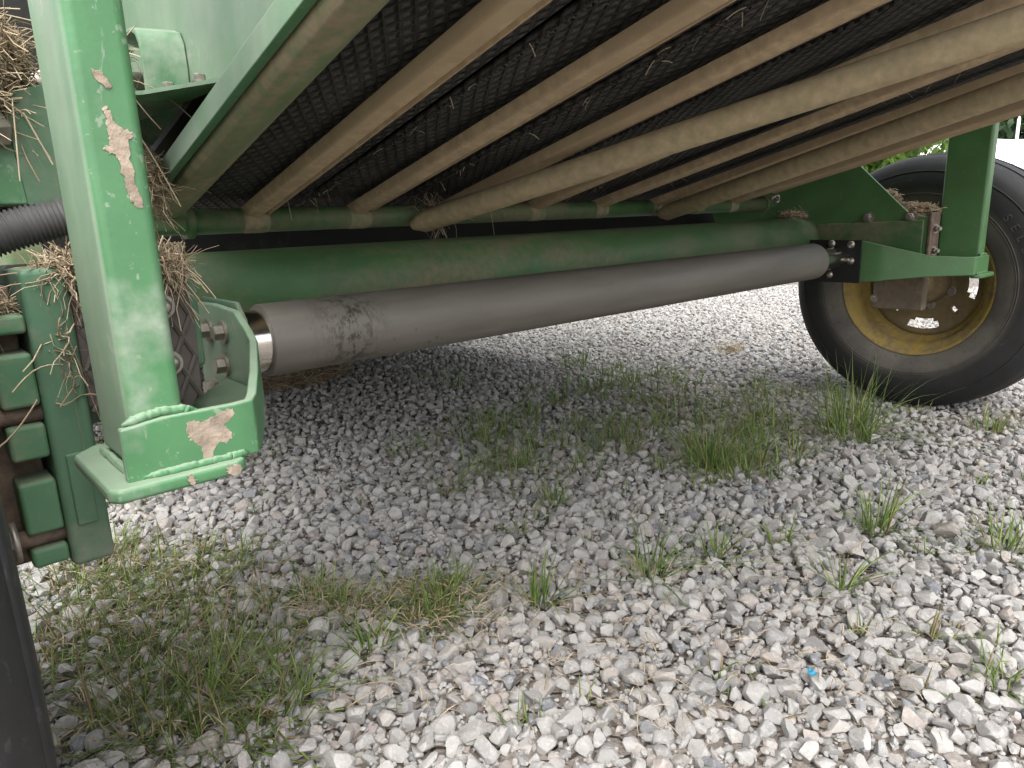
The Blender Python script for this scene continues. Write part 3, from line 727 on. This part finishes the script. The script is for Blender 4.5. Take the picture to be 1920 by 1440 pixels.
def bulk(name, idx, sub, nprot, seed):
    pr, f = stone_protos(sub, nprot, seed); n = len(idx); nv = len(pr[0])
    A = np.stack(pr)[rng.integers(0, nprot, n)] * (P[idx, 3] * 1.3)[:, None, None]
    V = np.einsum('nij,nkj->nki', rotmats(n, .35), A) + P[idx, None, :3]
    F = (f[None] + (np.arange(n) * nv)[:, None, None]).reshape(-1, 3)
    me = bpy.data.meshes.new(name); V = V.reshape(-1, 3)
    me.vertices.add(len(V)); me.vertices.foreach_set("co", V.ravel())
    me.loops.add(F.size); me.loops.foreach_set("vertex_index", F.ravel().astype(np.int32))
    me.polygons.add(len(F)); me.polygons.foreach_set("loop_start", np.arange(0, F.size, 3, dtype=np.int32)); me.polygons.foreach_set("loop_total", np.full(len(F), 3, np.int32))
    at = me.attributes.new("rnd", 'FLOAT', 'POINT'); at.data.foreach_set("value", np.repeat(rng.uniform(0, 1, n), nv).astype(np.float32))
    me.materials.append(M['stone']); me.update(); me.polygons.foreach_set("use_smooth", [False] * len(F))
    o = link(name, me, ground); o["kind"] = "stuff"; return o
ii = np.arange(len(P))
bulk("gravel", ii[(~single) & (d < 2.1) & (P[:, 3] > .0064)], 2, 60, 11)
bulk("gravel", ii[(~single) & ((d >= 2.1) | (P[:, 3] <= .0064))], 1, 60, 12)
print("stones", len(P))

# ---------------------------------------------------------------- strands: hay and grass
class Strands:
    def __init__(s): s.v, s.f, s.r = [], [], []
    def add(s, pts, w, rnd, flat=None, taper=True):
        n = len(pts); o = len(s.v)
        for i, p in enumerate(pts):
            t = (pts[min(i + 1, n - 1)] - pts[max(i - 1, 0)])
            if t.length < 1e-9: t = Vector((0, 0, 1))
            t.normalize()
            a = t.cross(flat if flat is not None else Vector((0, 0, 1)))
            if a.length < 1e-4: a = Vector((1, 0, 0))
            a.normalize(); b = a.cross(t).normalized()
            ww = w * ((1 - (i / (n - 1)) ** 1.6) * .95 + .05 if taper else 1.0)
            if i == 0 and taper: ww *= .6
            s.v += [p + a * ww, p - a * ww, p + b * ww * .55]
            s.r += [rnd] * 3
        for i in range(n - 1):
            q = o + 3 * i
            for k in range(3): s.f.append((q + k, q + (k + 1) % 3, q + 3 + (k + 1) % 3, q + 3 + k))
    def build(s, name, mat, parent=None, loc=Vector((0, 0, 0))):
        me = bpy.data.meshes.new(name); me.from_pydata([tuple(p - loc) for p in s.v], [], s.f)
        at = me.attributes.new("rnd", 'FLOAT', 'POINT'); at.data.foreach_set("value", np.array(s.r, np.float32))
        me.materials.append(mat); me.polygons.foreach_set("use_smooth", [True] * len(s.f))
        return link(name, me, parent, loc)
def rv(s=1.0): return Vector((random.gauss(0, s), random.gauss(0, s), random.gauss(0, s)))
def hay(label, c, size, n, ln=.05, hang=0.0, core=True, w=.00065, nm="hay"):
    c = Vector(c); st = Strands()
    for _ in range(int(n * 1.5)):
        dvec = rv().normalized(); rr = random.random() ** .45
        p = c + Vector((dvec.x * size[0], dvec.y * size[1], dvec.z * size[2])) * rr
        dr = rv().normalized(); dr = (dr - dvec * dr.dot(dvec) * .8); dr.z *= .5; dr.normalize(); l = ln * random.uniform(.4, 1.5)
        if hang and random.random() < hang: dr = Vector((dr.x * .5, -abs(dr.y) * .4, -1)).normalized(); l *= 1.3
        bend = rv(.55); k = 7; cl = rv(.12)
        st.add([p + dr * l * (i / (k - 1) - .4) + bend * l * .5 * ((i / (k - 1)) ** 2) + cl * l * math.sin(i * 1.4) - Vector((0, 0, l * .25 * (i / (k - 1)) ** 2)) for i in range(k)], w * random.uniform(.45, 1.35), random.random(), taper=False, flat=rv())
    root = tag(empty(nm, c - Vector((0, 0, size[2]))), label, "hay", kind="stuff")
    a = st.build("strands", M['hay'], root, Vector((0, 0, 0))); a.location = -root.location
    if core:
        v, f = ico(4); v = v.copy()
        ph = rng.uniform(0, 6, 6)
        v *= (1 + .16 * np.sin(v[:, :1] * 7 + ph[0]) * np.sin(v[:, 1:2] * 8 + ph[1]) + .1 * np.sin(v[:, 2:] * 15 + ph[2]) + .05 * rng.normal(size=(len(v), 1)))
        v = v * np.array(size) * .86
        link("chaff", mesh("chaff", v.tolist(), f.tolist(), M['haycore']), root, Vector((0, 0, size[2])))
    return root
hay("thick heap of dry hay lodged beside the near post at the top edge", (.090, .83, .785), (.050, .05, .052), 3000, .036)
hay("loose dark hay under the top heap beside the near post", (.100, .82, .744), (.030, .04, .014), 160, .038, hang=.3)
hay("small clump of hay lying on the corrugated hose", (.080, .87, .668), (.042, .03, .028), 800, .034)
hay("hay spilling over the ribbed flap, outer side of the near post", (.127, .752, .598), (.020, .020, .009), 420, .026, hang=.3)
hay("hay drooping over the ribbed flap, inner side of the near post", (.212, .750, .598), (.022, .014, .009), 360, .026, hang=.45)
hay("hay stuffed in the open end of the arched bracket", (.226, .93, .824), (.028, .024, .015), 320, .034, hang=.25)
hay("matted hay on the ledge below the arched bracket", (.228, .96, .783), (.034, .04, .015), 380, .034)
hay("hay nest packed between the near post and the tailgate beam", (.258, .955, .692), (.026, .035, .032), 620, .032, hang=.2)
hay("chopped hay piled on the far axle ledge before the tyre", (2.165, .775, .600), (.052, .085, .030), 1500, .020, w=.0009)
hay("chopped hay sloping up against the far gusset plate", (2.155, .835, .632), (.035, .045, .036), 700, .020, w=.0009)
hay("brown chaff lodged at the far end of the axle tube", (2.075, 1.06, .600), (.045, .04, .016), 200, .03)
hay("chaff wedged in the clamp stack beside the near wheel", (.068, .760, .570), (.018, .015, .008), 180, .024)
hay("hay twisted round the near spindle plate", (.116, .731, .520), (.005, .003, .040), 14, .032, hang=.4, core=False)
hay("few hay stems caught on the lower tailgate tube", (.775, 1.08, .648), (.022, .015, .012), 26, .07, hang=.5, core=False, w=.0008)
hay("heap of dry hay on the gravel below the bright roller end", (1.18, 2.72, .030), (.26, .16, .045), 700, .12, w=.0016)
hay("dry straw scrap on the bright gravel left of the far tyre", (2.82, 1.70, .012), (.08, .05, .008), 60, .08, core=False, w=.0012)
# long single stems hanging round the near post and tailgate
st = Strands()
def stem(a, b, sag=.01, w=.0009, r=.8):
    w *= .7
    a, b = Vector(a), Vector(b); st.add([a.lerp(b, t) + Vector((0, 0, -sag * math.sin(math.pi * t))) for t in np.linspace(0, 1, 8)], w, r, taper=False, flat=Vector((.3, .9, .2)))
stem((.235, .90, .760), (.284, .90, .655), -.006, .0011, .95); stem((.222, .85, .79), (.262, .86, .735), .004); stem((.225, .86, .785), (.30, .84, .735), -.012, .0009, .3)
stem((.92, 1.09, .66), (.925, 1.085, .585), .0, .0008, .6); stem((.50, 1.08, .675), (.507, 1.085, .635), 0, .0007, .7); stem((.205, .74, .60), (.245, .735, .545), -.008, .0009, .9)
stem((.215, .74, .595), (.252, .73, .560), -.01, .0009, .85); stem((.088, .728, .488), (.035, .70, .452), .008, .0012, .5); stem((.112, .73, .515), (.070, .715, .500), -.008, .0011, .9)
stem((.236, .91, .82), (.275, .87, .80), -.004, .001, .95); stem((.126, .79, .735), (.140, .78, .690), 0, .0012, .95); stem((.100, .78, .75), (.080, .77, .655), -.003, .0010, .9); stem((.118, .78, .74), (.112, .775, .675), .0, .001, .85)
st_keep = st; st = Strands()
for i in (1, 2, 4, 5, 7):
    for _ in range(26):
        t = random.uniform(.0, .95); c = Vector((edges[i] + random.gauss(.002, .006), YT, ZT)) + RD * t + RN * .024
        dv = (RD * random.gauss(0, 1) + Vector((random.gauss(0, .7), 0, 0)) - RN * random.uniform(0, .5)).normalized(); l_ = random.uniform(.004, .022)
        st.add([c + dv * l_ * q + Vector((0, 0, -.3 * l_ * q * q)) for q in np.linspace(0, 1, 4)], random.uniform(.0004, .0009), random.uniform(.6, 1), taper=False, flat=rv())
tag(st.build("straw_fleck", M['hay']), "pale straw flecks caught along the gaps between the belts", "straw", kind="stuff")
st = st_keep
so_ = st.build("hay_stem", M['hay']); tag(so_, "long thin hay stems dangling about the near post", "hay", kind="stuff")

def blade(st, base, dr, ln, w, rnd, droop):
    k = 6; pts = []
    for i in range(k):
        t = i / (k - 1)
        pts.append(base + dr * ln * t + Vector((dr.x, dr.y, 0)) * ln * droop * t * t * .6 - Vector((0, 0, ln * droop * t * t * .55)))
    for p in pts: p.z = max(p.z, .004)
    st.add(pts, w, rnd, flat=Vector((-dr.y, dr.x, .2)).cross(dr) if abs(dr.z) < .98 else Vector((1, 0, 0)))
def tuft_into(st, x, y, h, n, spread=.018, lean=.5, dry=.12, wid=.0013):
    for _ in range(n):
        a = random.uniform(0, 6.283); rr = spread * math.sqrt(random.random())
        b = Vector((x + rr * math.cos(a), y + rr * math.sin(a), 0.0))
        tl = abs(random.gauss(0, lean)); a2 = a + random.gauss(0, .7)
        dr = Vector((math.sin(tl) * math.cos(a2), math.sin(tl) * math.sin(a2), math.cos(tl))).normalized()
        rnd = random.uniform(.84, 1) if random.random() < dry else random.uniform(0, .78)
        blade(st, b, dr, h * random.uniform(.45, 1.2), wid * random.uniform(.7, 1.6), rnd, random.uniform(.1, .9))
tufts = [
 ((1.934, .793), .200, 190, .070, "large bright grass tuft in front of the far tyre"),
 ((2.119, 2.012), .150, 60, .06, "grass tuft at the shadow edge below the middle of the roller"),
 ((1.495, .950), .165, 110, .055, "tall dense grass clump in the middle of the weedy patch"),
 ((1.566, .873), .100, 60, .030, "short fresh green rosette beside the tall middle clump"),
 ((1.155, 1.261), .090, 46, .028, "dark grass tuft in the deepest shade under the roller"),
 ((1.033, 1.044), .090, 46, .025, "grass tuft just outside the shade, centre of the gravel"),
 ((.719, .769), .105, 40, .020, "upright grass tuft on bright gravel in the middle foreground"),
 ((.921, .701), .100, 60, .028, "bushy grass tuft on open gravel, third of a loose row"),
 ((1.061, .657), .090, 40, .024, "spreading grass tuft right of the bushy foreground one"),
 ((1.201, .606), .075, 28, .018, "small spiky grass tuft ending the loose row"),
 ((1.372, .497), .135, 55, .024, "tall spiky grass tuft on gravel below the far tyre"),
 ((1.111, .445), .105, 22, .012, "thin upright grass sprig above the blue scrap"),
 ((1.462, .306), .110, 42, .026, "grass tuft at the right edge of the picture, level with the brackets"),
 ((1.010, .197), .055, 24, .018, "low dark grass tuft in the lower right corner"),
 ((.326, .831), .095, 34, .018, "fresh green grass sprig in the front left foreground"),
 ((.239, .925), .110, 60, .030, "tall bright grass stems among the mat in the front left corner"),
 ((.455, .865), .050, 40, .022, "low broad-bladed green weed in the left foreground"),
 ((2.227, .539), .090, 46, .040, "pale bleached grass tuft beside the foot of the far tyre"),
]
for (x, y), h, n, sp, lab in tufts:
    st = Strands(); tuft_into(st, x, y, h * 1.25, int(n * .95), sp, .72, .35 if "pale" in lab else .08, .0024 if "broad" in lab else .0013)
    tag(st.build("grass_tuft", M['grass'], None, Vector((x, y, 0))), lab, "grass tuft", "separate grass tufts in the gravel")
st = Strands()
def in_quad(q):
    a, b = random.random(), random.random()
    return (Vector(q[0]).lerp(Vector(q[1]), a)).lerp(Vector(q[3]).lerp(Vector(q[2]), a), b)
def scatter(q, n, h, cnt, sp, lean=.5, dry=.1, wid=.0012):
    for _ in range(n):
        p = in_quad(q); tuft_into(st, p.x, p.y, h * random.uniform(.6, 1.2), int(cnt * random.uniform(.5, 1.4)), sp, lean, dry, wid)
for cx, cy, sd, cn in ((1.60, 1.12, .17, 40), (1.93, 1.35, .20, 42), (2.16, 1.10, .14, 24), (1.38, 1.30, .15, 18), (2.03, 1.65, .18, 22), (1.78, .92, .12, 16), (1.48, .92, .06, 14), (1.12, 1.38, .14, 14), (1.5, 1.8, .2, 10)):
    for _ in range(cn):
        tuft_into(st, random.gauss(cx, sd), random.gauss(cy, sd), .115 * random.uniform(.4, 1.3), random.randint(5, 20), random.uniform(.015, .05), .8, .16, .0014)
scatter([(.978, 1.341), (1.331, 1.806), (1.504, 1.608), (1.113, 1.196)], 24, .09, 14, .03, .8)
scatter([(1.113, 1.196), (1.3, 1.45), (1.75, 1.2), (1.37, .75)], 18, .085, 16, .025, .55, .2)
scatter([(.715, 1.424), (1.113, 1.196), (1.37, .648), (.889, .694)], 16, .065, 10, .02, .7, .35)
scatter([(.06, .95), (.16, 1.60), (.46, 1.33), (.28, .74)], 120, .10, 17, .05, 1.3, .34, .0013)
scatter([(.02, 1.0), (.05, 1.3), (.26, 1.1), (.2, .80)], 16, .08, 14, .045, 1.0, .4, .0012)
scatter([(.39, 1.02), (.47, 1.11), (.66, .90), (.60, .82)], 34, .08, 24, .03, 1.05, .15, .0013)
scatter([(.33, 1.5), (.6, 2.4), (.9, 2.2), (.55, 1.25)], 10, .06, 10, .02, .8, .3)
scatter([(.15, 1.5), (.35, 2.5), (.50, 2.5), (.3, 1.5)], 14, .10, 14, .03, .7, .3)
scatter([(.30, .80), (.45, .85), (1.2, .25), (.9, .15)], 18, .06, 7, .015, .9, .35)
scatter([(1.2, .60), (1.8, .70), (2.2, .35), (1.1, .15)], 14, .05, 8, .015, .8, .4)
scatter([(2.2, .65), (2.32, .95), (2.5, .5), (2.4, .4)], 8, .07, 14, .03, .9, .6)
tag(st.build("grass", M['grass']), "thin patchy grass and flattened weeds growing through the gravel", "grass", kind="stuff")
# dead brown leaves and thatch between the stones
st = Strands()
for _ in range(1500):
    q = random.choice([[(.05, .95), (.16, 1.60), (.46, 1.33), (.28, .74)], [(.39, 1.02), (.47, 1.11), (.75, .85), (.60, .72)], [(.3, .8), (.5, 1.0), (1.3, .5), (.9, .15)], [(1.3, 1.1), (2.0, 1.6), (2.4, 1.1), (1.7, .7)]])
    p = in_quad(q); a = random.uniform(0, 6.28); l = random.uniform(.015, .06); z = random.uniform(.012, .022)
    b = Vector((p.x, p.y, z)); d_ = Vector((math.cos(a), math.sin(a), random.uniform(-.1, .2)))
    st.add([b + d_ * l * t + Vector((0, 0, .006 * math.sin(3.1 * t))) + Vector((-d_.y, d_.x, 0)) * l * .2 * t * t for t in np.linspace(0, 1, 4)], random.uniform(.0006, .0016), random.random() * .8, flat=Vector((0, 0, 1)))
tag(st.build("thatch", M['hay']), "scattered dead straw and dry blades lying among the stones", "straw", kind="stuff")
# blue plastic scrap
V, F = [], []
for j in range(5):
    for i in range(6):
        V.append((.0045 * (i - 2.5) + random.uniform(-.001, .001), .003 * (j - 2) + random.uniform(-.001, .001), .003 * math.sin(i * 1.7) * math.cos(j * 1.9) + random.uniform(0, .002)))
F = [(j * 6 + i, j * 6 + i + 1, (j + 1) * 6 + i + 1, (j + 1) * 6 + i) for j in range(4) for i in range(5)]
bs = link("plastic_scrap", mesh("plastic_scrap", V, F, M['blue_scrap']), None, (.843, .369, .020)); bs.rotation_euler = (.1, .2, .6); bs.scale = (.8, .8, .8)
bs.modifiers.new("t", 'SOLIDIFY').thickness = .0006
tag(bs, "small crumpled scrap of bright blue plastic on the gravel", "scrap")

# ---------------------------------------------------------------- background beyond the far wheel
def tree(label, base, h, rx, rz, n, ls, mat, nm="tree", crown_lo=.25):
    base = Vector(base); root = tag(empty(nm, base), label, "tree", "trees and bushes beyond the yard")
    paths = [[Vector((0, 0, -.1)), Vector((.05, .02, h * .3)), Vector((-.05, .1, h * .62)), Vector((0, 0, h * .9))]]
    g = g_tube(paths[0], [h * .022, h * .018, h * .012, h * .004], 8)
    tips = []
    for k in range(9):
        a = random.uniform(0, 6.28); z0 = h * random.uniform(.15, .6); q = Vector((math.cos(a), math.sin(a), 0)) * rx * random.uniform(.5, .85)
        e_ = q + Vector((0, 0, z0 + h * random.uniform(.1, .3)))
        g = merge(g, g_tube([Vector((0, 0, z0)), Vector((q.x * .5, q.y * .5, z0 + h * .1)), e_], [h * .009, h * .006, h * .002], 6)); tips.append(e_)
    tr = link("trunk", mesh("trunk", *g, M['bark'], True), root)
    V, F, Rn = [], [], []
    clumps = [Vector((random.gauss(0, .45) * rx, random.gauss(0, .45) * rx, h * random.uniform(crown_lo, .95))) for _ in range(26)] + tips
    cs = [random.uniform(.25, .5) * rx for _ in clumps]
    for _ in range(n):
        i = random.randrange(len(clumps)); q = rv().normalized() * cs[i] * random.random() ** .4
        p = clumps[i] + Vector((q.x, q.y, q.z * .75)); a = rv().normalized(); b = a.cross(rv()).normalized(); s = ls * random.uniform(.6, 1.3)
        o = len(V); V += [p - a * s, p + b * s * .45, p + a * s, p - b * s * .45]; F.append((o, o + 1, o + 2, o + 3)); Rn += [random.random()] * 4
    me = bpy.data.meshes.new("crown"); me.from_pydata([tuple(p) for p in V], [], F)
    at = me.attributes.new("rnd", 'FLOAT', 'POINT'); at.data.foreach_set("value", np.array(Rn, np.float32)); me.materials.append(mat)
    link("crown", me, root); return root
tree("lime-leaved young tree between the gusset plate and far post, above the tyre", (11.6, 4.30, 0), 2.6, .85, 1, 3000, .09, M['leaf_lime'], crown_lo=.3)
tree("pale green bush half hidden by the far gusset plate", (12.5, 5.3, 0), 2.2, .7, 1, 2200, .08, M['leaf_lime'], crown_lo=.2)
tree("dark green tree beyond the far post at the picture edge", (24.0, 5.6, 0), 7, 2.6, 1, 6000, .16, M['leaf_dark'], crown_lo=.12)
tree("dark green tree at the picture edge, farthest right of the row", (25.0, 3.0, 0), 7.5, 2.8, 1, 6000, .16, M['leaf_dark'], crown_lo=.12)
tree("dark tree behind the lime-leaved young tree", (23.0, 8.4, 0), 7, 2.6, 1, 6000, .16, M['leaf_dark'], crown_lo=.12)
tree("dark tree farthest left of the row, behind the pale bush", (22.0, 11.3, 0), 7, 2.8, 1, 6000, .16, M['leaf_dark'], crown_lo=.12)
tree("dark bush in the gap of the tree row beyond the far wheel", (26, 7.0, 0), 4, 2.6, 1, 4000, .16, M['leaf_dark'], crown_lo=.1)
# long white-sheeted heap and stake
V, F = [], []
na, nb = 40, 14
for i in range(na):
    t = i / (na - 1)
    for j in range(nb):
        a = math.pi * j / (nb - 1); hgt = 1.9 * min(1, 6 * t, 6 * (1 - t)) ** .5 * (1 + .03 * math.sin(9 * t)); 
        V.append((.0 + 1.6 * math.cos(a) * (1 + .03 * math.sin(7 * t + j)), -6 + 10 * t, hgt * max(0.0, math.sin(a)) ** .7 + .02 * math.sin(i * 1.3 + j * 2.1) * math.sin(a)))
F = [(i * nb + j, i * nb + j + 1, (i + 1) * nb + j + 1, (i + 1) * nb + j) for i in range(na - 1) for j in range(nb - 1)]
hp_ = link("sheeted_heap", mesh("sheeted_heap", V, F, M['white_sheet'], True), None, (19.5, 4.0, 0)); hp_.rotation_euler = (0, 0, R(12))
tag(hp_, "long low heap under bright white sheeting beyond the far wheel", "heap")
sk = link("stake", mesh("stake", *g_tube([(0, 0, 0), (0, 0, 2.15), (0, 0, 2.2)], [.03, .03, .012], 12), M['white_sheet'], True), None, (17.5, 4.35, 0))
tag(sk, "thin white stake standing before the sheeted heap", "stake")
